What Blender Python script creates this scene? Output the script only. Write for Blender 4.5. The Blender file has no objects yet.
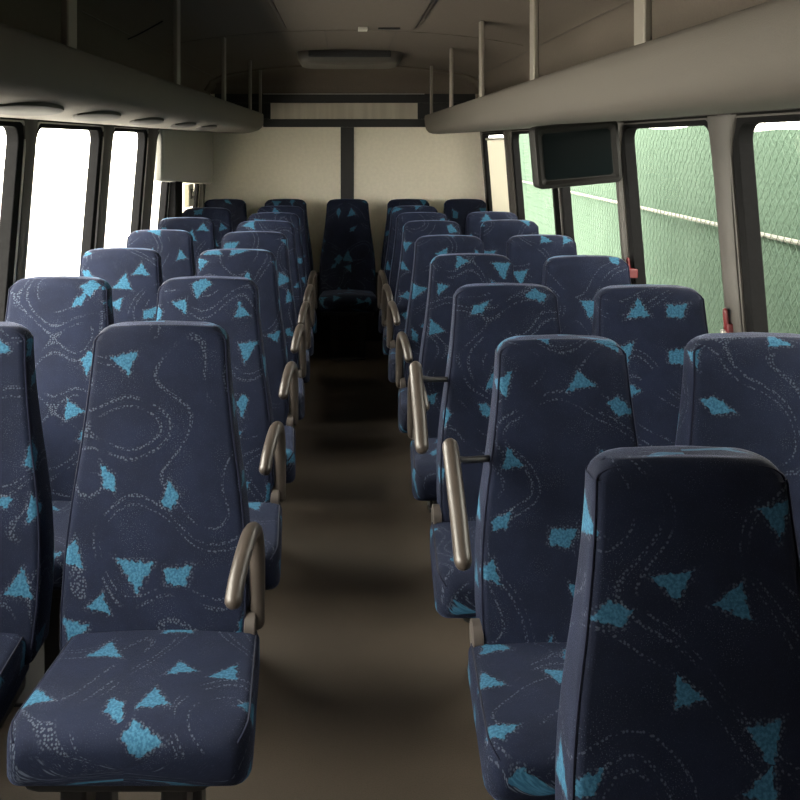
import bpy, math, random
from mathutils import Vector
PI = math.pi
random.seed(7)
SC = bpy.context.scene
COL = SC.collection
EYE = 1.57
REAR = 7.10
FRONT = -1.30

# ------------------------------------------------------------------ helpers
class MB:
    """collects vertices / faces / uvs for ONE mesh object"""
    def __init__(s):
        s.v = []; s.f = []; s.uv = {}
    def box(s, x0, x1, y0, y1, z0, z1):
        b = len(s.v)
        s.v += [(x0,y0,z0),(x1,y0,z0),(x1,y1,z0),(x0,y1,z0),(x0,y0,z1),(x1,y0,z1),(x1,y1,z1),(x0,y1,z1)]
        for q in ((3,2,1,0),(4,5,6,7),(0,1,5,4),(1,2,6,5),(2,3,7,6),(3,0,4,7)):
            s.f.append(tuple(b+i for i in q))
        return s
    def prism(s, poly, axis, a, b):
        """poly: list of 2D points in the two other axes; extruded along axis from a to b"""
        n = len(poly); k = len(s.v)
        def mk(p, t):
            if axis == 'x': return (t, p[0], p[1])
            if axis == 'y': return (p[0], t, p[1])
            return (p[0], p[1], t)
        s.v += [mk(p, a) for p in poly] + [mk(p, b) for p in poly]
        s.f.append(tuple(k+i for i in range(n))[::-1])
        s.f.append(tuple(k+n+i for i in range(n)))
        for i in range(n):
            j = (i+1) % n
            s.f.append((k+i, k+j, k+n+j, k+n+i))
        return s
    def loft(s, rings, closed=True, cap0=True, cap1=True, us=None, vs=None):
        n = len(rings[0]); k = len(s.v)
        for r in rings: s.v += [tuple(p) for p in r]
        m = n if closed else n-1
        for i in range(len(rings)-1):
            for j in range(m):
                j2 = (j+1) % n
                f = (k+i*n+j, k+i*n+j2, k+(i+1)*n+j2, k+(i+1)*n+j)
                s.f.append(f)
                if us is not None:
                    uj2 = us[i][j+1]; uj3 = us[i+1][j+1]
                    s.uv[len(s.f)-1] = [(us[i][j],vs[i]),(uj2,vs[i]),(uj3,vs[i+1]),(us[i+1][j],vs[i+1])]
        if closed:
            for cap, i in ((cap0, 0), (cap1, len(rings)-1)):
                if not cap: continue
                c = Vector((0,0,0))
                for p in rings[i]: c += Vector(p)
                c /= n
                ci = len(s.v); s.v.append(tuple(c))
                for j in range(n):
                    j2 = (j+1) % n
                    a, b2 = k+i*n+j, k+i*n+j2
                    s.f.append((b2, a, ci) if i == 0 else (a, b2, ci))
                    if us is not None:
                        um = 0.0
                        ua, ub = us[i][j], us[i][j+1]
                        q = [(ub,vs[i]),(ua,vs[i]),((ua+ub)/2*.3,vs[i]+(-.04 if i == 0 else .04))]
                        if i: q = [q[1], q[0], q[2]]
                        s.uv[len(s.f)-1] = q
        return s
    def tube(s, pts, r, n=10, smooth=True, sx=1.0, up=(1,0,0)):
        """swept tube with rounded ends; cross-section r along 'up' times sx"""
        P = [Vector(p) for p in pts]
        if smooth and len(P) > 2:
            Q = []
            for i in range(len(P)-1):
                p0 = P[max(i-1,0)]; p1 = P[i]; p2 = P[i+1]; p3 = P[min(i+2,len(P)-1)]
                for t in [k/5 for k in range(5)]:
                    Q.append(.5*((2*p1)+(p2-p0)*t+(2*p0-5*p1+4*p2-p3)*t*t+(3*p1-p0-3*p2+p3)*t**3))
            Q.append(P[-1]); P = Q
        rings = []
        N = len(P)
        def frame(i):
            d = (P[min(i+1,N-1)]-P[max(i-1,0)]).normalized()
            u = Vector(up); u = (u - d*u.dot(d))
            if u.length < 1e-4: u = d.orthogonal()
            u.normalize(); w = d.cross(u)
            return d, u, w
        def ring(c, u, w, k):
            return [c + u*(math.cos(2*PI*j/n)*r*k*sx) + w*(math.sin(2*PI*j/n)*r*k) for j in range(n)]
        d, u, w = frame(0)
        for a in (80, 50, 25): rings.append(ring(P[0]-d*r*math.sin(math.radians(a)), u, w, math.cos(math.radians(a))))
        for i in range(N):
            d, u, w = frame(i); rings.append(ring(P[i], u, w, 1))
        for a in (25, 50, 80): rings.append(ring(P[-1]+d*r*math.sin(math.radians(a)), u, w, math.cos(math.radians(a))))
        return s.loft(rings)
    def disc(s, c, r, axis, half, n=20, bev=.25):
        """a short round-edged cylinder along axis 'x'/'y'/'z'"""
        rings = []
        for t, k in ((-1,1-bev),(-.8,1),(.8,1),(1,1-bev)):
            ring = []
            for j in range(n):
                a = 2*PI*j/n; ca, sa = r*k*math.cos(a), r*k*math.sin(a)
                if axis == 'x': ring.append((c[0]+t*half, c[1]+ca, c[2]+sa))
                elif axis == 'y': ring.append((c[0]+sa, c[1]+t*half, c[2]+ca))
                else: ring.append((c[0]+ca, c[1]+sa, c[2]+t*half))
            rings.append(ring)
        return s.loft(rings)
    def build(s, name, mat, parent=None, smooth=True, bevel=0, angle=40):
        me = bpy.data.meshes.new(name)
        me.from_pydata([tuple(p) for p in s.v], [], s.f)
        if s.uv:
            uvl = me.uv_layers.new(name='UVMap')
            for p in me.polygons:
                q = s.uv.get(p.index)
                if q:
                    for li, c in zip(p.loop_indices, q): uvl.data[li].uv = c
        me.materials.append(mat)
        o = bpy.data.objects.new(name, me); COL.objects.link(o)
        if parent: o.parent = parent
        if smooth:
            for p in me.polygons: p.use_smooth = True
            me.set_sharp_from_angle(angle=math.radians(angle))
        if bevel:
            b = o.modifiers.new('bevel', 'BEVEL'); b.width = bevel; b.segments = 3; b.limit_method = 'ANGLE'
            b.angle_limit = math.radians(40)
        me.validate()
        return o

def thing(name, label, cat, loc=(0,0,0), group=None):
    o = bpy.data.objects.new(name, None); COL.objects.link(o)
    o.empty_display_size = .1
    o.location = loc; o['label'] = label; o['category'] = cat
    if group: o['group'] = group
    return o
def tag(o, label, cat, group=None):
    o['label'] = label; o['category'] = cat
    if group: o['group'] = group
    return o
def struct(o):
    o['kind'] = 'structure'; return o

def rrect(y0, y1, z0, z1, r, n=6):
    pts = []
    for cy, cz, a0 in ((y1-r,z1-r,0),(y0+r,z1-r,90),(y0+r,z0+r,180),(y1-r,z0+r,270)):
        for k in range(n+1):
            a = math.radians(a0+90*k/n)
            pts.append((cy+r*math.cos(a), cz+r*math.sin(a)))
    return pts

# ------------------------------------------------------------------ materials
def mat(name):
    m = bpy.data.materials.new(name); m.use_nodes = True
    nt = m.node_tree; b = nt.nodes['Principled BSDF']
    return m, nt, b
def nd(nt, typ, ins=None, **kw):
    n = nt.nodes.new(typ)
    for k, v in kw.items(): setattr(n, k, v)
    for k, v in (ins or {}).items():
        if isinstance(v, bpy.types.NodeSocket): nt.links.new(v, n.inputs[k])
        else: n.inputs[k].default_value = v
    return n
def mth(nt, op, a, b=0.0, c=0.0, clamp=False):
    n = nd(nt, 'ShaderNodeMath', {0:a, 1:b, 2:c}, operation=op); n.use_clamp = clamp
    return n.outputs[0]
def vmath(nt, op, a, b=(0,0,0)):
    n = nd(nt, 'ShaderNodeVectorMath', {0:a, 1:b}, operation=op)
    return n.outputs['Value'] if op in ('DOT_PRODUCT','LENGTH') else n.outputs[0]
def sstep(nt, x, a, b):
    n = nd(nt, 'ShaderNodeMapRange', {'Value':x,'From Min':a,'From Max':b,'To Min':0.0,'To Max':1.0}, interpolation_type='SMOOTHSTEP')
    return n.outputs[0]
def mix(nt, f, a, b):
    n = nd(nt, 'ShaderNodeMix', data_type='RGBA')
    for sock, v in ((n.inputs[0], f), (n.inputs[6], a), (n.inputs[7], b)):
        if isinstance(v, bpy.types.NodeSocket): nt.links.new(v, sock)
        else: sock.default_value = v
    return n.outputs[2]
def bump(nt, b, h, strength, dist=.002):
    n = nd(nt, 'ShaderNodeBump', {'Height':h, 'Strength':strength, 'Distance':dist})
    nt.links.new(n.outputs[0], b.inputs['Normal'])

def simple(name, col, rough=.6, metal=0, noise=0.0, nscale=60, bmp=0.0, spec=.5, sheen=0.0):
    m, nt, b = mat(name)
    b.inputs['Roughness'].default_value = rough; b.inputs['Metallic'].default_value = metal
    b.inputs['Specular IOR Level'].default_value = spec
    b.inputs['Sheen Weight'].default_value = sheen
    c4 = (*col, 1)
    b.inputs['Base Color'].default_value = c4
    if noise or bmp:
        tc = nd(nt, 'ShaderNodeTexCoord')
        nz = nd(nt, 'ShaderNodeTexNoise', {'Vector':tc.outputs['Object'],'Scale':nscale,'Detail':4.0})
        if noise:
            lo = tuple(c*(1-noise) for c in col)+(1,); hi = tuple(min(1,c*(1+noise)) for c in col)+(1,)
            f = sstep(nt, nz.outputs[0], .3, .7)
            nt.links.new(mix(nt, f, lo, hi), b.inputs['Base Color'])
        if bmp: bump(nt, b, nz.outputs[0], bmp)
    return m

def fabric_mat():
    m, nt, b = mat('bus_moquette')
    uv = nd(nt, 'ShaderNodeUVMap', uv_map='UVMap').outputs[0]
    oi = nd(nt, 'ShaderNodeObjectInfo')
    off = nd(nt, 'ShaderNodeCombineXYZ', {0:mth(nt,'MULTIPLY',oi.outputs['Random'],37.3), 1:mth(nt,'MULTIPLY',oi.outputs['Random'],91.7), 2:0.0}).outputs[0]
    P = vmath(nt, 'ADD', uv, off)
    # ragged edge warp
    wn = nd(nt, 'ShaderNodeTexNoise', {'Vector':P,'Scale':85.0,'Detail':4.0}, noise_dimensions='2D')
    w = vmath(nt, 'SCALE', vmath(nt, 'SUBTRACT', wn.outputs['Color'], (.5,.5,.5)))
    w.node.inputs['Scale'].default_value = .13
    S = vmath(nt, 'SCALE', P); S.node.inputs['Scale'].default_value = 1/.138
    vo = nd(nt, 'ShaderNodeTexVoronoi', {'Vector':S,'Scale':1.0,'Randomness':.72}, voronoi_dimensions='2D', feature='F1')
    d = vmath(nt, 'ADD', vmath(nt, 'SUBTRACT', S, vo.outputs['Position']), w)
    sc = nd(nt, 'ShaderNodeSeparateColor', {0:vo.outputs['Color']})
    ang = mth(nt, 'MULTIPLY', sc.outputs[0], 2*PI)
    rot = nd(nt, 'ShaderNodeVectorRotate', {'Vector':d,'Angle':ang}, rotation_type='Z_AXIS').outputs[0]
    sep = nd(nt, 'ShaderNodeSeparateXYZ', {0:rot})
    x = sep.outputs[0]
    y = mth(nt, 'MULTIPLY', sep.outputs[1], mth(nt, 'MULTIPLY_ADD', sc.outputs[1], .75, .70))
    f1 = mth(nt, 'MULTIPLY', y, -1.0)
    f2 = mth(nt, 'ADD', mth(nt,'MULTIPLY',y,.5), mth(nt,'MULTIPLY',x,.866))
    f3 = mth(nt, 'SUBTRACT', mth(nt,'MULTIPLY',y,.5), mth(nt,'MULTIPLY',x,.866))
    tri = mth(nt, 'MAXIMUM', mth(nt, 'MAXIMUM', f1, f2), f3)
    kite = mth(nt, 'MULTIPLY_ADD', mth(nt, 'ADD', mth(nt, 'ABSOLUTE', x), mth(nt, 'ABSOLUTE', mth(nt, 'MULTIPLY_ADD', x, .35, mth(nt, 'MULTIPLY', y, 1.35)))), .60, mth(nt, 'MULTIPLY', x, .16))
    isk = mth(nt, 'GREATER_THAN', mth(nt, 'FRACT', mth(nt,'MULTIPLY',sc.outputs[0],5.17)), .62)
    tri = mth(nt, 'ADD', mth(nt, 'MULTIPLY', tri, mth(nt, 'SUBTRACT', 1.0, isk)), mth(nt, 'MULTIPLY', kite, isk))
    ln = mth(nt, 'SQRT', mth(nt, 'ADD', mth(nt,'MULTIPLY',x,x), mth(nt,'MULTIPLY',y,y)))
    g = mth(nt, 'SUBTRACT', tri, mth(nt, 'MULTIPLY', ln, .06))
    size = mth(nt, 'MULTIPLY_ADD', sc.outputs[2], .050, .112)
    pm = sstep(nt, mth(nt, 'SUBTRACT', size, g), 0.0, .022)
    here = mth(nt, 'GREATER_THAN', mth(nt, 'FRACT', mth(nt,'MULTIPLY',sc.outputs[2],7.31)), .20)
    pm = mth(nt, 'MULTIPLY', pm, here)
    halo = mth(nt, 'MULTIPLY', sstep(nt, mth(nt,'SUBTRACT',size,g), -.06, 0.0), here)
    # dotted winding lines
    cn = nd(nt, 'ShaderNodeTexNoise', {'Vector':P,'Scale':4.6,'Detail':0.0}, noise_dimensions='2D')
    def line(level, wd):
        a = mth(nt, 'ABSOLUTE', mth(nt, 'SUBTRACT', cn.outputs[0], level))
        return mth(nt, 'SUBTRACT', 1.0, sstep(nt, a, wd*.6, wd))
    ls = mth(nt, 'MAXIMUM', line(.50,.014), line(.56,.010))
    ls = mth(nt, 'MAXIMUM', ls, line(.36,.012))
    dv = nd(nt, 'ShaderNodeTexVoronoi', {'Vector':P,'Scale':150.0,'Randomness':.8}, voronoi_dimensions='2D')
    dots = mth(nt, 'SUBTRACT', 1.0, sstep(nt, dv.outputs['Distance'], .22, .42))
    gap = nd(nt, 'ShaderNodeTexNoise', {'Vector':P,'Scale':11.0,'Detail':1.0}, noise_dimensions='2D')
    dl = mth(nt, 'MULTIPLY', mth(nt, 'MULTIPLY', ls, dots), sstep(nt, gap.outputs[0], .36, .5))
    # loose pale flecks near patches and everywhere
    fn = nd(nt, 'ShaderNodeTexNoise', {'Vector':P,'Scale':420.0,'Detail':1.0}, noise_dimensions='2D')
    fl = sstep(nt, fn.outputs[0], .66, .76)
    fl = mth(nt, 'MULTIPLY', fl, mth(nt, 'ADD', .10, mth(nt, 'MULTIPLY', sstep(nt, gap.outputs[0], .5, .7), .35)))
    hd = mth(nt, 'MULTIPLY', mth(nt, 'MULTIPLY', halo, dots), .35)
    pale = mth(nt, 'ADD', mth(nt, 'MULTIPLY', dl, .40), mth(nt, 'ADD', fl, hd), clamp=True)
    # base cloth
    bn = nd(nt, 'ShaderNodeTexNoise', {'Vector':P,'Scale':9.0,'Detail':5.0,'Roughness':.65}, noise_dimensions='2D')
    base = mix(nt, sstep(nt, bn.outputs[0], .3, .7), (.0019,.0042,.0150,1), (.0035,.0066,.0212,1))
    pn = nd(nt, 'ShaderNodeTexNoise', {'Vector':P,'Scale':170.0,'Detail':3.0}, noise_dimensions='2D')
    patch = mix(nt, sstep(nt, pn.outputs[0], .35, .68), (.013,.062,.115,1), (.030,.108,.178,1))
    c = mix(nt, pale, base, (.09,.11,.15,1))
    c = mix(nt, pm, c, patch)
    nt.links.new(c, b.inputs['Base Color'])
    b.inputs['Roughness'].default_value = .85
    b.inputs['Specular IOR Level'].default_value = .2
    b.inputs['Sheen Weight'].default_value = .15
    b.inputs['Sheen Roughness'].default_value = .28
    b.inputs['Sheen Tint'].default_value = (.42,.54,1,1)
    fine = nd(nt, 'ShaderNodeTexNoise', {'Vector':P,'Scale':700.0,'Detail':2.0}, noise_dimensions='2D')
    bump(nt, b, mth(nt, 'ADD', fine.outputs[0], mth(nt,'MULTIPLY',bn.outputs[0],2.0)), .35, .0015)
    return m

FABRIC = fabric_mat()
PIPING = simple('navy_piping', (.006,.008,.020), .9, spec=.08, sheen=.08)
ARMREST = simple('taupe_armrest_plastic', (.044,.036,.031), .38, noise=.12, nscale=14)
DARKPL = simple('black_plastic', (.018,.018,.02), .55)
PIVOT = simple('grey_taupe_plastic', (.055,.047,.043), .45)
BLACKMETAL = simple('black_painted_metal', (.02,.02,.022), .45)
RUBBER = simple('black_rubber', (.008,.008,.0085), .85, noise=.1, spec=.06)
BEAD = simple('grey_metal_bead', (.42,.41,.39), .35, metal=.6)
PILLAR = simple('grey_vinyl_pillar', (.055,.050,.045), .6, noise=.06, nscale=9)
RACKV = simple('rack_textured_vinyl', (.112,.100,.087), .68, noise=.05, nscale=380, bmp=.25)
CEILV = simple('ceiling_vinyl', (.145,.12,.099), .8, noise=.06, nscale=120, bmp=.1)
SEAM = simple('seam_strip', (.11,.093,.078), .7)
POLE = simple('pole_plastic', (.26,.235,.205), .42)
CREAM = simple('cream_panel', (.86,.81,.70), .7, noise=.03, nscale=40)
LOWER = simple('grey_side_trim', (.16,.155,.15), .75, noise=.06)
FRAMEB = simple('black_rear_frame', (.018,.018,.02), .6)
DARKCOVE = simple('dark_cove_vinyl', (.10,.09,.08), .8)
REDPL = simple('red_plastic', (.10,.009,.012), .35)
WHITEPL = simple('pale_plastic', (.6,.58,.52), .45)

def floor_mat():
    m, nt, b = mat('bus_floor')
    tc = nd(nt, 'ShaderNodeTexCoord').outputs['Object']
    n1 = nd(nt, 'ShaderNodeTexNoise', {'Vector':tc,'Scale':3.0,'Detail':4.0})
    n2 = nd(nt, 'ShaderNodeTexNoise', {'Vector':tc,'Scale':260.0,'Detail':2.0})
    c = mix(nt, sstep(nt, n1.outputs[0], .3, .7), (.052,.041,.031,1), (.066,.052,.039,1))
    c = mix(nt, mth(nt,'MULTIPLY',sstep(nt, n2.outputs[0], .4, .7), .35), c, (.030,.024,.019,1))
    nt.links.new(c, b.inputs['Base Color'])
    b.inputs['Roughness'].default_value = .62; b.inputs['Specular IOR Level'].default_value = .35
    bump(nt, b, n2.outputs[0], .2)
    return m
def strip_mat():
    m, nt, b = mat('cream_strip_panel')
    tc = nd(nt, 'ShaderNodeTexCoord').outputs['Object']
    mp = nd(nt, 'ShaderNodeMapping', {'Vector':tc,'Scale':(14,1,.6)}).outputs[0]
    n1 = nd(nt, 'ShaderNodeTexNoise', {'Vector':mp,'Scale':1.0,'Detail':3.0})
    c = mix(nt, sstep(nt, n1.outputs[0], .35, .7), (.50,.455,.385,1), (.60,.555,.475,1))
    nt.links.new(c, b.inputs['Base Color']); b.inputs['Roughness'].default_value = .7
    return m
def glass_mat():
    m, nt, b = mat('window_glass')
    out = nt.nodes['Material Output']; nt.nodes.remove(b)
    t = nd(nt, 'ShaderNodeBsdfTransparent', {'Color':(.90,.92,.90,1)})
    g = nd(nt, 'ShaderNodeBsdfGlossy', {'Color':(1,1,1,1),'Roughness':.02})
    lw = nd(nt, 'ShaderNodeLayerWeight', {'Blend':.5}).outputs['Facing']
    fr = mth(nt, 'MULTIPLY_ADD', mth(nt, 'POWER', lw, 5.0), .06, .012)
    mx = nd(nt, 'ShaderNodeMixShader', {0:fr, 1:t.outputs[0], 2:g.outputs[0]})
    nt.links.new(mx.outputs[0], out.inputs[0])
    return m
def screen_mat():
    m, nt, b = mat('monitor_screen')
    b.inputs['Base Color'].default_value = (.0025,.0048,.0055,1)
    b.inputs['Roughness'].default_value = .25; b.inputs['Specular IOR Level'].default_value = .03
    return m
def green_mat():
    m, nt, b = mat('green_windscreen')
    tc = nd(nt, 'ShaderNodeTexCoord').outputs['Object']
    n1 = nd(nt, 'ShaderNodeTexNoise', {'Vector':tc,'Scale':2.6,'Detail':4.0})
    n2 = nd(nt, 'ShaderNodeTexNoise', {'Vector':tc,'Scale':45.0,'Detail':3.0})
    c = mix(nt, sstep(nt, n1.outputs[0], .3, .7), (.047,.075,.055,1), (.055,.086,.064,1))
    c = mix(nt, mth(nt,'MULTIPLY',sstep(nt, n2.outputs[0], .4, .7), .4), c, (.043,.071,.051,1))
    nt.links.new(c, b.inputs['Base Color']); b.inputs['Roughness'].default_value = .9; b.inputs['Specular IOR Level'].default_value = .08
    bump(nt, b, n2.outputs[0], .5, .02)
    return m
FLOORM = floor_mat(); STRIPM = strip_mat(); GLASS = glass_mat(); SCREENM = screen_mat(); GREEN = green_mat()

# ------------------------------------------------------------------ bus shell
def wallx(z):            # half width of the cabin at height z
    if z > 1.62: return 1.09
    if z < .85: return 1.154
    return 1.09 + (1.62-z)*.083

struct(MB().box(-1.2,1.2,FRONT,REAR+.1,-.06,0).build('floor', FLOORM, smooth=False))

def ceil_prof(off=0.0):
    base = [(1.10,1.64),(1.10,1.88),(1.085,1.97),(1.04,2.045),(.96,2.085),(.80,2.115),(.65,2.135),(.40,2.158),(0,2.17)]
    L = [(-x,z) for x,z in base] + [(x,z) for x,z in base[::-1][1:]]
    return L
def ceiling():
    m = MB(); prof = ceil_prof()
    outer = [(x*1.04, z+.04) for x,z in prof]
    ring = prof + outer[::-1]
    ys = [FRONT, 1.0, 3.0, 5.0, REAR+.02]
    m.loft([[(x,y,z) for x,z in ring] for y in ys])
    return struct(m.build('ceiling', CEILV))
ceiling()
# cove where the ceiling turns down to the rear wall
def cove():
    m = MB(); prof = [(x,z) for x,z in ceil_prof() if z > 1.9]
    rings = []
    for k in range(7):
        a = k/6*PI/2
        y = REAR-.34+.33*math.sin(a); dz = .19*(1-math.cos(a))
        rings.append([(x*.997, y, min(z-.004, 2.168-.21*(1-math.cos(a)))) for x,z in prof])
    m.loft(rings, closed=False)
    o = m.build('trim_1', CEILV); s = o.modifiers.new('solid','SOLIDIFY'); s.thickness = .006; s.offset = 0
    return struct(o)
cove()

# windows (glass extents along the bus)
LEFT_W = [(.68,1.72,.78,1.62),(1.90,2.89,.78,1.62),(3.06,3.84,.78,1.62),(4.06,4.72,.78,1.62),(5.02,5.42,.78,1.62),(5.76,6.58,.78,1.36)]  # rearmost opening added in place of a cream panel, lets light onto the rear wall
RIGHT_W = [(1.50,2.40,.78,1.62),(2.58,3.38,.78,1.62),(3.53,4.42,.78,1.62),(4.64,5.63,.78,1.62),(5.92,6.81,.78,1.62)]
def side_wall(sg, wins, name):
    m = MB()
    def slab(y0,y1,z0,z1):
        n = 5
        zs = [z0+(z1-z0)*k/n for k in range(n+1)]
        ins = [(sg*wallx(z), z) for z in zs]; outs = [(sg*(wallx(z)+.024), z) for z in zs[::-1]]
        poly = ins+outs
        m.prism(poly if sg < 0 else poly[::-1], 'y', y0, y1)
    slab(FRONT, REAR+.05, 0, .76); slab(FRONT, REAR+.05, 1.64, 1.70)
    edges = [FRONT] + [e for w in wins for e in (w[0]-.035, w[1]+.05)] + [REAR+.05]
    for k in range(0, len(edges), 2): slab(edges[k], edges[k+1], .76, 1.64)
    return struct(m.build(name, LOWER, smooth=False))
wl = side_wall(-1, LEFT_W, 'wall_left')
wr = side_wall(1, RIGHT_W, 'wall_right')

wn = 0
def window(sg, y0, y1, z0, z1, near=.055, far=.075):
    """black rubber frame with a pale bead and a glass pane, following the lean of the wall"""
    global wn; wn += 1
    def ringframe(inn, out, d0, d1):
        m = MB(); n = len(inn)
        P = lambda p, d: (sg*(wallx(p[1])+d), p[0], p[1])
        A = [P(p,d0) for p in out]; B = [P(p,d0) for p in inn]; C = [P(p,d1) for p in inn]; D = [P(p,d1) for p in out]
        m.loft([[a,b,c,d] for a,b,c,d in zip(A,B,C,D)] + [[A[0],B[0],C[0],D[0]]], cap0=False, cap1=False)
        if sg > 0: m.f = [f[::-1] for f in m.f]
        return m
    r = .055
    inn = rrect(y0, y1, z0, z1, r); out = rrect(y0-near, y1+far, z0-.035, z1+.028, .03)
    fr = ringframe(inn, out, -.022, .020).build('window_%d' % wn, RUBBER, bevel=.003)
    struct(fr)
    # outer raised lip and the bead line
    i2 = rrect(y0-near*.55, y1+far*.62, z0-.02, z1+.016, .045); o2 = rrect(y0-near*.72, y1+far*.76, z0-.026, z1+.021, .04)
    ringframe(i2, o2, -.027, -.020).build('window_bead', BEAD if sg < 0 else PILLAR, fr)
    m = MB(); pn = rrect(y0-.01, y1+.01, z0-.01, z1+.01, r)
    k = [(sg*(wallx(z)+.012), y, z) for y,z in pn]
    m.v = k; m.f = [tuple(range(len(k)))]
    m.build('window_pane', GLASS, fr, smooth=False)
    return fr
for w in LEFT_W: window(-1, *w, near=.04, far=.075)
for w in RIGHT_W: window(1, *w, near=.035, far=.065)

tn = 1
def pillar(sg, y0, y1, flare=.05):
    """vinyl cover between two windows, widening towards the rack"""
    global tn; tn += 1
    zs = [.80,1.0,1.2,1.35,1.45,1.52,1.57,1.61,1.645]
    fl = [0,0,0,.05,.15,.3,.5,.8,1.0]
    rings = []
    for z, f in zip(zs, fl):
        e = flare*f; w0, w1 = y0-e, y1+e*.25; x = wallx(z)
        d = .036
        q = [(x+.01,w0),(x-d*.75,w0),(x-d,w0+.012),(x-d,w1-.012),(x-d*.75,w1),(x+.01,w1)]
        rings.append([(sg*a, b, z) for a,b in q])
    m = MB().loft(rings)
    if sg < 0: m.f = [f[::-1] for f in m.f]
    return struct(m.build('trim_%d' % tn, PILLAR, angle=50))
for y0,y1 in ((1.79,1.86),(2.965,3.02),(3.92,4.02),(4.80,4.96)): pillar(-1, y0, y1)
for y0,y1 in ((1.41,1.46),(2.465,2.555),(3.44,3.49),(5.70,5.86)): pillar(1, y0, y1, .07)
# narrow black post in the tail of the left wall, and the cream corner panel beside it
tn += 1
struct(MB().box(-1.135,-1.05,5.47,5.70,.80,1.40).build('trim_%d' % tn, RUBBER, bevel=.012))
tn += 1
struct(MB().box(-1.16,-1.07,6.64,6.70,.70,1.40).build('trim_%d' % tn, FRAMEB, smooth=False))
# grey locker panel over the last left window
m = MB()
poly = [(5.06,1.345),(5.06,1.652),(6.98,1.652),(6.99,1.60),(6.99,1.27),(6.96,1.235)]
m.prism(poly, 'x', -1.10, -1.045)
tag(m.build('side_panel', simple('grey_panel_vinyl', (.36,.35,.32), .65, noise=.03), bevel=.015),
    'plain grey wall panel under the left rack, above the last window near the rear wall', 'panel')
def blind(sg, y0, y1, z0, z1, tr, label):
    m, nt, b = mat('cream_blind_cloth')
    out = nt.nodes['Material Output']
    b.inputs['Base Color'].default_value = (.5,.47,.38,1); b.inputs['Roughness'].default_value = .9
    tl = nd(nt, 'ShaderNodeBsdfTranslucent', {'Color':(tr,tr*.93,tr*.78,1)})
    ad = nd(nt, 'ShaderNodeAddShader', {0:b.outputs[0], 1:tl.outputs[0]})
    nt.links.new(ad.outputs[0], out.inputs[0])
    t = thing('window_blind', label, 'blind', (sg*wallx(z1), (y0+y1)/2, z1))
    g = MB(); hw = (y1-y0)/2; n = 24
    rows = []
    for z in (0, (z0-z1)*.5, z0-z1):
        rows.append([(sg*(wallx(z1+z)-wallx(z1)+.002+.0015*math.sin(k*1.9)), -hw+2*hw*k/n, z) for k in range(n+1)])
    g.loft(rows, closed=False)
    g.build('blind_cloth', m, t)
    MB().tube([(sg*(wallx(z0)-wallx(z1)), -hw, z0-z1),(sg*(wallx(z0)-wallx(z1)), hw, z0-z1)], .008, smooth=False).build('hem_bar', WHITEPL, t)
    MB().tube([(0, -hw, -.008),(0, hw, -.008)], .009, smooth=False).build('roller', WHITEPL, t)
blind(-1, 5.77, 6.57, .80, 1.34, .20, 'added translucent cream blind in place of a panel on the left wall, below the grey wall panel')  # stands in for a cream panel, added to pass soft light to the rear wall
blind(1, 5.94, 6.79, .80, 1.60, .16, 'cream blind drawn over the narrow rearmost right window, beside the back row')
t = thing('latch_box', 'small cream latch housing on the left wall below the grey panel', 'latch', (-1.108, 6.12, 1.12))
MB().box(0,.038,-.07,.11,0,.155).build('housing', WHITEPL, t, bevel=.006)
MB().box(0.0385,.044,-.03,.06,.055,.125).build('recess', PIVOT, t, bevel=.003)
MB().box(.044,.054,-.005,.035,.075,.10).build('latch_tongue', WHITEPL, t, bevel=.003)

# rear wall
struct(MB().box(-1.16,1.16,REAR,REAR+.06,0,2.17).build('wall_rear', CREAM, smooth=False))
tn += 1
struct(MB().box(-1.05,1.05,REAR-.012,REAR,1.885,1.96).build('trim_%d'%tn, FRAMEB, bevel=.003))      # top bar
tn += 1
struct(MB().box(-.66,.66,REAR-.014,REAR,1.690,1.755).build('trim_%d'%tn, FRAMEB, bevel=.003))     # cross bar
tn += 1
struct(MB().box(-.035,.072,REAR-.014,REAR,.5,1.6895).build('trim_%d'%tn, FRAMEB, bevel=.003))     # upright
tn += 1
struct(MB().box(.585,1.07,REAR-.013,REAR,1.7555,1.8845).build('trim_%d'%tn, FRAMEB, bevel=.003))
tn += 1
struct(MB().box(-1.07,-.60,REAR-.013,REAR,1.7555,1.8845).build('trim_%d'%tn, FRAMEB, bevel=.003))
tn += 1
struct(MB().box(-.60,.585,REAR-.008,REAR,1.7555,1.8845).build('trim_%d'%tn, STRIPM, smooth=False))
tn += 1
struct(MB().box(-.66,.64,REAR-.02,REAR-.011,1.953,1.961).build('trim_%d'%tn, BEAD, smooth=False))

# unseen front bulkhead behind the camera, closed without a windscreen to cut frontal light
m = MB()
m.box(-1.16,1.16,FRONT-.06,FRONT,0,2.17)
struct(m.build('wall_front', LOWER, smooth=False))

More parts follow.
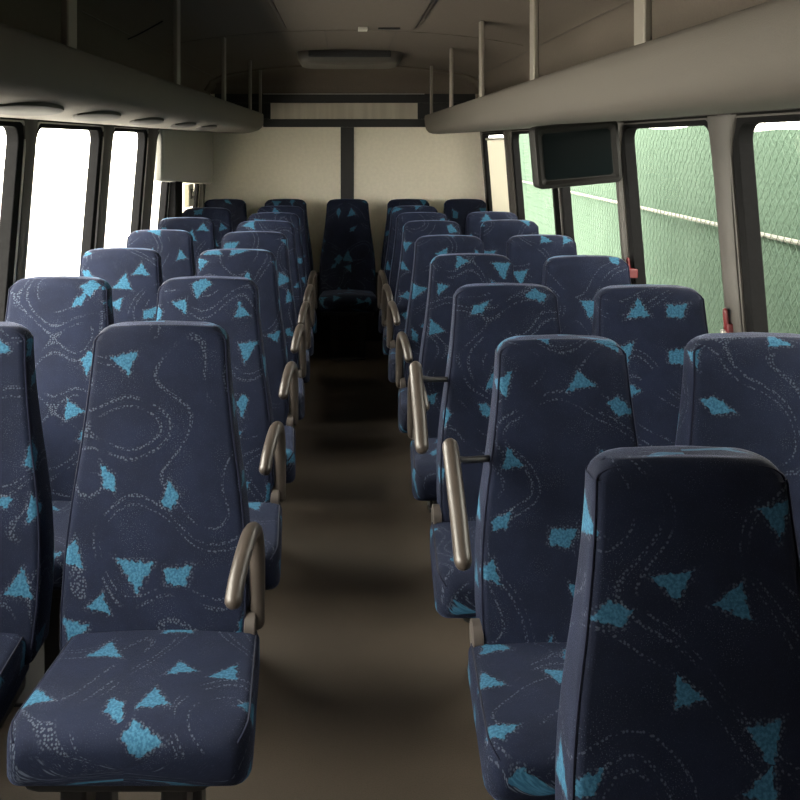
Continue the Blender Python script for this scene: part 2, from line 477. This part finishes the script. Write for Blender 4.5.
# ------------------------------------------------------------------ luggage racks
def rack(sg, label, lipx, lipz, poles, vents):
    t = thing('luggage_rack', label, 'luggage rack', (0,0,0), 'overhead luggage racks')
    prof = [(1.088,1.652),(.95,1.644),(.82,1.637),(.735,1.633),(lipx+.055,1.635),(lipx+.028,1.644),(lipx+.008,1.664),(lipx-.003,1.70),(lipx-.006,1.74),(lipx-.006,lipz-.016),(lipx,lipz-.004),(lipx+.010,lipz),(lipx+.02,lipz-.006),(lipx+.022,lipz-.03),(lipx+.03,1.70),(.75,1.685),(1.088,1.685)]
    if sg < 0:
        prof[:8] = [(1.088,1.648),(.95,1.641),(.84,1.637),(.79,1.638),(.75,1.6435),(.71,1.6515),(.675,1.664),(.652,1.684),(.640,1.708)]
    ys = [-1.25,0,1,2,3,4,5,6,6.90]
    rings = []
    for y in ys: rings.append([(sg*x,y,z) for x,z in prof])
    cx, cz = .86, 1.70
    for dy, k in ((.02,.99),(.035,.965),(.045,.92)):
        rings.append([(sg*(cx+(x-cx)*(k if x<cx else 1)), 6.90+dy, cz+(z-cz)*k) for x,z in prof])
    m = MB().loft(rings)
    if sg > 0: m.f = [f[::-1] for f in m.f]
    m.build('rack_shell', RACKV, t, angle=60)
    for y in poles:
        top = 2.14 if abs(lipx) < .7 else 2.1
        p = MB()
        x0 = lipx+.004
        zb = lipz-.004
        a, b = sorted((sg*(x0), sg*(x0+.018)))
        p.box(a, b, y-.035, y+.035, zb, top+.02)
        p.build('pole', POLE, t, bevel=.005)
        q = MB(); a, b = sorted((sg*(x0-.0055), sg*(x0+.024)))
    for y, x in vents:
        rg = []
        for dz, k in ((.012,1.0),(-.005,1.0),(-.007,.93)):
            rg.append([(sg*(x+.046*k*math.cos(2*PI*j/28)), y+.20*k*math.sin(2*PI*j/28), 1.6475-.2*.046*k*math.cos(2*PI*j/28)+dz) for j in range(28)])
        m = MB().loft(rg)
        v = m.build('vent', simple('dark_vent', (.02,.017,.015), .6) if 'dark_vent' not in bpy.data.materials else bpy.data.materials['dark_vent'], t)
        v['label'] = 'dark oval vent under the rack'
    return t
rack(-1, 'grey vinyl overhead luggage rack along the left side with oval vents underneath', .645, 1.797,
     [2.10,3.44,4.78,6.1,6.84], [(1.50,.73),(2.04,.73),(2.60,.73),(3.25,.73),(3.98,.73),(4.65,.73)])
rack(1, 'grey vinyl overhead luggage rack along the right side, above the hanging monitor', .630, 1.783,
     [1.90,2.99,4.14,5.32,6.55], [])
# seams where the ceiling meets the upper side walls, and ceiling panel joints
for sg in (-1, 1):
    tn += 1
    struct(MB().tube([(sg*1.0,FRONT+.02,2.067),(sg*1.0,6.75,2.067)], .0045, smooth=False).build('trim_%d'%tn, SEAM))
def ceil_z(x): 
    P = sorted(ceil_prof())
    for (xa,za),(xb,zb) in zip(P,P[1:]):
        if xa <= x <= xb and xb > xa: return za+(zb-za)*(x-xa)/(xb-xa)
    return 2.17
tn += 1
m = MB(); xs = [-.95+.1*k for k in range(20)]
m.loft([[(x,4.70,ceil_z(x)-.002),(x,4.706,ceil_z(x)-.002),(x,4.706,ceil_z(x)+.004),(x,4.70,ceil_z(x)+.004)] for x in xs])
struct(m.build('trim_%d'%tn, SEAM))
for x in (-.11,.275):
    tn += 1
    struct(MB().box(x-.003,x+.003,4.707,6.7,ceil_z(x)-.0035,ceil_z(x)+.004).build('trim_%d'%tn, SEAM, smooth=False))

# loose cable above the left rack
cab = MB().tube([(-1.01,4.10,2.05),(-.95,4.02,2.058),(-.88,3.95,2.078),(-.81,3.9,2.105)], .0035)
tag(cab.build('cable', DARKPL), 'thin black cable running along the ceiling above the left rack', 'cable')

# roof hatch and ceiling vent
t = thing('roof_hatch', 'large rectangular hatch panel in the ceiling with a small latch', 'hatch', (.03,3.88,2.16))
m = MB(); pl = rrect(-.325,.325,-1.15,.60,.03)
m.prism(pl, 'z', -.020, .012)
m.build('hatch_panel', CEILV, t, bevel=.008)
m = MB(); a = rrect(-.345,.345,-1.17,.618,.04); b = rrect(-.328,.328,-1.153,.603,.03)
m.loft([[(p[0],p[1],.012),(p[0],p[1],-.012),(q[0],q[1],-.012),(q[0],q[1],.012)] for p,q in zip(a,b)] + [[(a[0][0],a[0][1],.012),(a[0][0],a[0][1],-.012),(b[0][0],b[0][1],-.012),(b[0][0],b[0][1],.012)]], cap0=False, cap1=False)
m.build('hatch_frame', SEAM, t, bevel=.004)
MB().box(.035,.082,.47,.54,-.036,-.019).build('latch', WHITEPL, t, bevel=.004)
MB().box(.135,.245,.50,.555,-.027,-.019).build('latch_slot', DARKPL, t, bevel=.003)

t = thing('ceiling_vent', 'long rounded air vent with a dark slot on the ceiling behind the hatch', 'vent', (.03,5.95,2.178))
m = MB()
def vr(k, z, dy): return [(x*k, y+dy, z) for x,y in rrect(-.345,.345,-.26,.26,.10,6)]
m.loft([vr(1.0,.02,0), vr(1.0,-.03,0), vr(.985,-.065,0), vr(.95,-.085,.008), vr(.88,-.092,.015)])
m.build('vent_housing', simple('vent_plastic', (.10,.09,.08), .5), t, angle=60)
m = MB().box(-.268,.268,-.270,-.20,-.060,-.016)
m.build('slot', DARKPL, t, bevel=.008)
for k in range(3):
    z = -.05+.015*k
    MB().box(-.255,.255,-.2705,-.262,z-.002,z+.002).build('slat', BLACKMETAL, t, smooth=False)

# ------------------------------------------------------------------ monitor
t = thing('monitor', 'small black flip-down screen hanging below the right luggage rack', 'monitor', (.868,3.30,1.524))
t.rotation_euler = (0, math.radians(-5.0), math.radians(6))
m = MB()
def mr(w,h,r,y): return [(x,y,z) for x,z in rrect(-w/2,w/2,-h/2,h/2,r)]
m.loft([mr(.31,.215,.02,.055), mr(.325,.232,.02,.045), mr(.328,.236,.02,-.012), mr(.322,.230,.02,-.022), mr(.300,.208,.016,-.024), mr(.272,.182,.014,-.012)])
m.build('casing', simple('monitor_plastic', (.0065,.006,.0055), .55, spec=.22), t, angle=35)
m = MB().loft([mr(.262,.172,.012,-.010), mr(.262,.172,.012,-.0145)])
m.build('screen', SCREENM, t)
MB().box(-.06,.06,0,.04,.112,.142).build('mount', DARKPL, t, bevel=.004)

# ------------------------------------------------------------------ red emergency releases
def release(loc, label):
    t = thing('emergency_handle', label, 'handle', loc, 'red window release handles')
    m = MB()
    m.tube([(0,0,-.01),(-.004,0,.01),(-.006,0,.038)], .010, sx=.7)
    m.build('red_lever', REDPL, t)
    MB().box(-.006,.028,-.016,.016,-.030,.005).build('mounting_plate', REDPL, t, bevel=.004)
    MB().disc((-.012,0,-.022),.008,'x',.007).build('pivot_pin', BEAD, t)
release((1.094,3.385,1.078), 'red window release handle on the black frame just right of the monitor')
release((1.093,2.515,1.048), 'red window release handle on the pillar nearest the camera on the right')

# ------------------------------------------------------------------ seats
Z0, Z1 = .42, 1.134
def back_w(z):
    T = [(.40,.416),(.50,.428),(.60,.426),(.70,.411),(.78,.390),(.86,.366),(.96,.341),(1.05,.324),(1.134,.314)]
    for (a,wa),(b,wb) in zip(T,T[1:]):
        if z <= b: return wa+(wb-wa)*max(0,(z-a))/(b-a)
    return T[-1][1]
def back_y(z):   # front face of the backrest, reclining; neck slightly forward at the top
    s = (z-Z0)/(Z1-Z0)
    return .115*s + .012*math.sin(s*PI*1.6) 
def back_t(z):
    s = (z-Z0)/(Z1-Z0)
    return .150-.070*s
def rring2(w, y0, t, rf, rb, n=5):
    """rounded rectangle in XY, starting at the rear centre; counter-clockwise seen from above"""
    pts = [(0.0, y0+t)]
    for cx, cy, r, a0 in ((-w/2+rb, y0+t-rb, rb, 90),(-w/2+rf, y0+rf, rf, 180),(w/2-rf, y0+rf, rf, 270),(w/2-rb, y0+t-rb, rb, 0)):
        for k in range(n+1):
            a = math.radians(a0+90*k/n)
            pts.append((cx+r*math.cos(a), cy+r*math.sin(a)))
        if a0 == 180:
            for f in (.25,.5,.75): pts.append((-w/2+rf+f*(w-2*rf), y0-.006*math.sin(PI*f)))
    return pts
def arc_us(ring):
    L = [0.0]
    for k in range(len(ring)):
        a = ring[k]; b = ring[(k+1) % len(ring)]
        L.append(L[-1]+math.dist(a[:3], b[:3]))
    h = L[-1]/2
    return [x-h for x in L]
def make_back():
    m = MB(); rings = []; us = []; vs = []
    zs = [Z0-.03, Z0, .46,.50,.56,.62,.68,.74,.80,.86,.92,.98,1.03,1.07]
    prof = [(z, 0.0) for z in zs]
    R = .036
    for k in range(0, 7):
        a = math.radians(90*k/6); prof.append((Z1-R+R*math.sin(a)*1.0, R*(1-math.cos(a))))
    corner = []
    for z, ins in prof:
        w = back_w(z)-2*ins*.95; t = back_t(z)-2*ins*.55; y0 = back_y(z)+ins*.35
        r = [(x,y,z-.012*(abs(x)/.16)**2.5 if z > Z1-R else z) for x,y in rring2(w, y0, t, .020, .035)]
        if ins > 0: r = [(x,y,zz) for x,y,zz in r]
        rings.append(r); us.append(arc_us(r)); vs.append(z+ins*.6)
    m.loft(rings, us=us, vs=vs)
    return m, rings
def make_back_piping(rings):
    # along the left front edge, over the top, down the right front edge
    n = 5
    li = 1 + (n+1) + 2; ri = 1 + 2*(n+1) + 3 + 3
    L = [Vector(r[li]) for r in rings[1:-4]]; Rr = [Vector(r[ri]) for r in rings[1:-4]]
    topring = rings[-4]
    a, b = Vector(topring[li]), Vector(topring[ri])
    mid = [a.lerp(b, f) + Vector((0,-.004,.011*(1-abs(2*f-1)**2.5))) for f in (.06,.25,.5,.75,.94)]
    pts = L + mid + Rr[::-1]
    pts = [p + Vector((0,-.0012,0)) for p in pts]
    return MB().tube(pts, .0026, n=6)
def make_cushion(W=.440, depth=.36, cx0=0.0):
    m = MB(); rings = []; us = []; vs = []
    def prof(y):
        s = (y+depth)/(depth+.03)      # 0 front .. 1 rear
        w = W - .045*s; top = .472-.020*s; th = .118-.012*s
        return w, top, th
    ys = [.03,.0,-.05,-.10,-.15,-.20,-.245,-.28]
    seq = [(y,0.0,0.0) for y in ys]
    Rd = .070
    for k in range(1,8):
        a = math.radians(88*k/7); seq.append((-depth+Rd-Rd*math.sin(a), Rd*(1-math.cos(a)), k/7))
    for y, ins, kk in seq:
        w, top, th = prof(y)
        w2 = w - 2*ins*.62; tp = top - ins*.60; bt = top-th + ins*.42
        rr = min(.028+ins*.22, (tp-bt)*.5); rb = min(.02, (tp-bt)*.4)
        crown = .010*(1-kk)
        n = 6; ring = []
        # start at bottom centre, go so that the top is mid-perimeter
        ring.append((0.0,y,bt))
        for cx, cz, a0 in ((w2/2-rb,bt+rb,270),(w2/2-rr,tp-rr,0),(-w2/2+rr,tp-rr,90),(-w2/2+rb,bt+rb,180)):
            r = rb if a0 >= 180 else rr
            for k in range(n+1):
                a = math.radians(a0+90*k/n)
                ring.append((cx+r*math.cos(a), y, cz+r*math.sin(a)))
            if a0 == 0:
                for f in (.2,.4,.6,.8): ring.append((w2/2-rr-f*(w2-2*rr), y, tp+crown*math.sin(PI*f)))
        ring = [(a+cx0,b,c) for a,b,c in ring]
        rings.append(ring); us.append(arc_us(ring)); q = (y, tp); vs.append(1.7 if not vs else vs[-1]+math.dist(q, pq)); pq = q
    m.loft(rings, us=us, vs=vs)
    return m, rings
def make_cushion_piping(rings):
    n = 6
    ia = 1+(n+1)+3; ib = 1+2*(n+1)+4+3
    A = [Vector(r[ia]) for r in rings[:-3]]; B = [Vector(r[ib]) for r in rings[:-3]]
    return A, B

BM, BR = make_back()
PIPE_BACK = make_back_piping(BR)

def make_seat(kind, side):
    """kind: 'hook' / 'bar' / None; side = +1 when the armrest is on +x"""
    t = thing('bus_seat', '-', 'seat')
    bk = BM.build('backrest', FABRIC, t, angle=65)
    PIPE_BACK.build('backrest_piping', PIPING, bk)
    CM, CR = make_cushion(.475 if side else .43, .36, side*.029)
    cu = CM.build('seat_cushion', FABRIC, t, angle=65)
    for P in make_cushion_piping(CR): MB().tube(P, .0028, n=6).build('cushion_piping', PIPING, cu)
    m = MB(); 
    m.loft([[(x,y,z) for x,y in rrect(-.19,.19,-.31,.05,.04,3)] for z in (.325,.352)])
    m.build('seat_pan', DARKPL, t, bevel=.006)
    for s in ((side,) if side else ()):
        m = MB()
        m.prism([(-.02,.335),(.09,.335),(.13,.40),(.13,.52),(.075,.52),(.03,.43)], 'x', s*.2155-.006, s*.2155+.006) if False else m.disc((s*.222,.045,.455),.036,'x',.014)
        m.build('hinge_cover', PIVOT, t)
    for s in (-1,1):
        m = MB()
        m.prism([(-.25,.005),(-.20,.005),(-.15,.33),(-.25,.33)], 'x', s*.10-.026, s*.10+.026)
        m.build('leg', BLACKMETAL, t, bevel=.008)
        m = MB()
        m.prism([(-.03,.005),(.03,.005),(.02,.33),(-.06,.33)], 'x', s*.10-.022, s*.10+.022)
        m.build('leg', BLACKMETAL, t, bevel=.008)
    MB().box(-.13,.13,-.27,.05,0,.012).build('floor_plate', BLACKMETAL, t, bevel=.003)
    if kind == 'hook':
        x = side*.236
        m = MB().tube([(x,.045,.46),(x,.054,.54),(x,.050,.615),(x-side*.002,.022,.678),(x-side*.006,-.035,.700),(x-side*.012,-.10,.692),(x-side*.019,-.16,.667),(x-side*.024,-.195,.634)], .0175, n=14, sx=1.05)
        m.build('armrest', ARMREST, t, angle=70)
    elif kind == 'bar':
        x = side*.288
        m = MB().tube([(x,.02,.905),(x,-.03,.872),(x,-.13,.80),(x,-.19,.745)], .0195, n=14, sx=1.0, smooth=True)
        m.build('armrest', ARMREST, t, angle=70)
        m = MB().tube([(side*.17,.10,.85),(side*.24,.06,.86),(side*.283,.012,.88)], .008, n=10)
        m.build('armrest_bracket', DARKPL, t)
    return t
def copy_tree(o, parent=None):
    c = o.copy(); COL.objects.link(c)
    if parent: c.parent = parent
    for ch in list(o.children): copy_tree(ch, c)
    return c

ORD = ['first','second','third','fourth','fifth','sixth','seventh','eighth']
GRP = 'patterned navy bus seats in rows'
protos = {}
def seat(kind, side, x, ytop, label, sz=1.0, rz=0.0, dz=0.0, sx=1.0):
    key = (kind, side)
    base_y = ytop - .118
    if key not in protos:
        o = make_seat(kind, side); protos[key] = o
    else:
        o = copy_tree(protos[key])
    o.location = (x, base_y, dz); o.rotation_euler.z = math.radians(rz); o.scale = (sx,1,sz)
    o['label'] = label; o['group'] = GRP
    return o
LA = [2.11,2.83,3.57,4.28,4.87,5.43,6.00]
LW = [2.11,2.83,3.60,4.36,5.08,5.84]
RA = [1.36,2.08,2.69,3.42,4.11,4.88,5.45,6.02]
RW = [1.98,2.66,3.36,4.12,4.92,5.50]
arm = {0:'with a hooked taupe armrest', 1:'with a hooked taupe armrest'}
for i, y in enumerate(LA):
    seat('hook', 1, -.440, y, 'navy patterned seat, %s from the front in the column left of the aisle, hooked armrest' % ORD[i])
for i, y in enumerate(LW):
    seat(None, 0, -.918, y, 'navy patterned seat, %s from the front along the left windows' % ORD[i])
for i, y in enumerate(RA):
    k = None if i == 0 else 'bar' if i in (1,2) else 'hook'
    x = (.530,.511,.490,.492,.487,.482,.478,.475)[i]
    lab = ('navy patterned seat at the lower right corner, nearest the camera, right of the aisle' if i == 0 else
           'navy patterned seat, %s from the front, column right of the aisle, %s' % (ORD[i], 'raised armrest' if k == 'bar' else 'hooked armrest'))
    seat(k, -1, x, y, lab, sz=(.958,.976,1,1,1,1,1,1)[i], sx=(.94,.95,.98,1,1,1,1,1)[i])
for i, y in enumerate(RW):
    seat(None, 0, (.935,.922,.922,.920,.920,.920)[i], y, 'navy patterned seat, %s visible along the right windows' % ORD[i])
BENCH = ((-.918,'beside the left wall'),(-.455,'left of the middle one'),(.02,'in the middle, facing the aisle'),(.485,'right of the middle one'),(.918,'beside the right wall'))
for x, s in BENCH:
    seat(None, 0, x, 6.72, 'dark navy back row seat against the rear wall, %s' % s)
tn += 1
struct(MB().box(-1.15,1.15,6.93,REAR-.001,0,.52).build('trim_%d' % tn, DARKPL, bevel=.01))  # black box put in for the shaded void under the back row

# ------------------------------------------------------------------ outside
def ground_mat():
    m, nt, b = mat('pale_concrete')
    tc = nd(nt, 'ShaderNodeTexCoord').outputs['Object']
    n1 = nd(nt, 'ShaderNodeTexNoise', {'Vector':tc,'Scale':.6,'Detail':6.0})
    nt.links.new(mix(nt, n1.outputs[0], (.50,.49,.46,1), (.60,.585,.55,1)), b.inputs['Base Color'])
    b.inputs['Roughness'].default_value = .9
    return m
struct(MB().box(-60,60,-40,80,-.95,-.85).build('ground', ground_mat(), smooth=False))
t = thing('fence', 'green screened chain-link fence with a white line outside the right windows', 'fence', (2.3,0,-.85))
m = MB(); ring = []
ny = 90
for k in range(ny+1):
    y = -2+14.2*k/ny
    zt = 2.540 + .018*math.sin(y*1.7)+.008*math.sin(y*5.3+1) - (.075 if y < 5.9 else 0)*min(1,max(0,(5.9-y)/.8)) + .02*max(0,y-7)
    xo = .10+.018*math.sin(y*2.3)+.012*math.sin(y*6.1)
    ring.append([(xo,y,.02),(xo+.01*math.sin(y*3),y,1.2),(xo,y,zt),(xo+.006,y,zt),(xo+.006+.01*math.sin(y*3),y,1.2),(xo+.006,y,.02)])
m.loft(ring)
m.build('screen_fabric', GREEN, t)
m = MB()
WIRE = simple('galvanised_wire', (.050,.076,.057), .75, spec=.08)
px, pz = .036, .085
nz = int(2.75/(pz/2))
r = .0014
for k in range(int(12.0/px)):
    y0 = .1+k*px
    pts = []
    for j in range(nz+1):
        pts.append((.0 + (.004 if j % 2 else -.004), y0 + (px*1.03 if (j+k) % 2 == 0 else -px*.03), .05+j*pz/2))
    rings = []
    for x,y,z in pts:
        rings.append([(x+r*1.2,y,z),(x,y+r*1.3,z),(x-r*1.2,y,z),(x,y-r*1.3,z)])
    m.loft(rings, cap0=False, cap1=False)
m.build('chain_link', WIRE, t, smooth=False)
m = MB().tube([(.065,-1.8,1.895),(.065,12.1,1.895)], .014, n=8, smooth=False)
m.build('white_line', simple('white_tape', (.14,.14,.12), .7), t)
for y in (-1.9, 1.1, 12.15):
    MB().tube([(.05,y,0),(.05,y,2.8)], .028, n=12, smooth=False).build('post', WIRE, t)
MB().tube([(.05,-1.9,2.8),(.05,12.15,2.8)], .02, n=10, smooth=False).build('top_rail', WIRE, t)

# ------------------------------------------------------------------ light, camera, colour
w = bpy.data.worlds.new('overcast'); SC.world = w; w.use_nodes = True
nt = w.node_tree; bg = nt.nodes['Background']
tc = nd(nt, 'ShaderNodeTexCoord').outputs['Generated']
sz = nd(nt, 'ShaderNodeSeparateXYZ', {0:tc}).outputs[2]
n1 = nd(nt, 'ShaderNodeTexNoise', {'Vector':tc,'Scale':2.5,'Detail':4.0})
c = mix(nt, sstep(nt, n1.outputs[0], .3, .7), (1,.945,.85,1), (1,.925,.80,1))
nt.links.new(c, bg.inputs[0])
sx = nd(nt, 'ShaderNodeSeparateXYZ', {0:tc}).outputs[0]
nt.links.new(mth(nt, 'MULTIPLY_ADD', sstep(nt, sx, .2, -.9), 10.5, 6.5), bg.inputs[1])

cam = bpy.data.cameras.new('camera'); co = bpy.data.objects.new('camera', cam); COL.objects.link(co)
co.location = (0,0,EYE); co.rotation_euler = (PI/2,0,0)
cam.sensor_width = 36; cam.lens = 880/800*36
cam.shift_x = 55/800; cam.shift_y = -258/800
cam.clip_start = .05
SC.camera = co
SC.view_settings.view_transform = 'Standard'; SC.view_settings.look = 'None'
SC.view_settings.exposure = .95; SC.view_settings.gamma = 1; SC.view_settings.use_curve_mapping = False
SC.cycles.use_denoising = True
SC.cycles.max_bounces = 10; SC.cycles.diffuse_bounces = 6; SC.cycles.transparent_max_bounces = 12
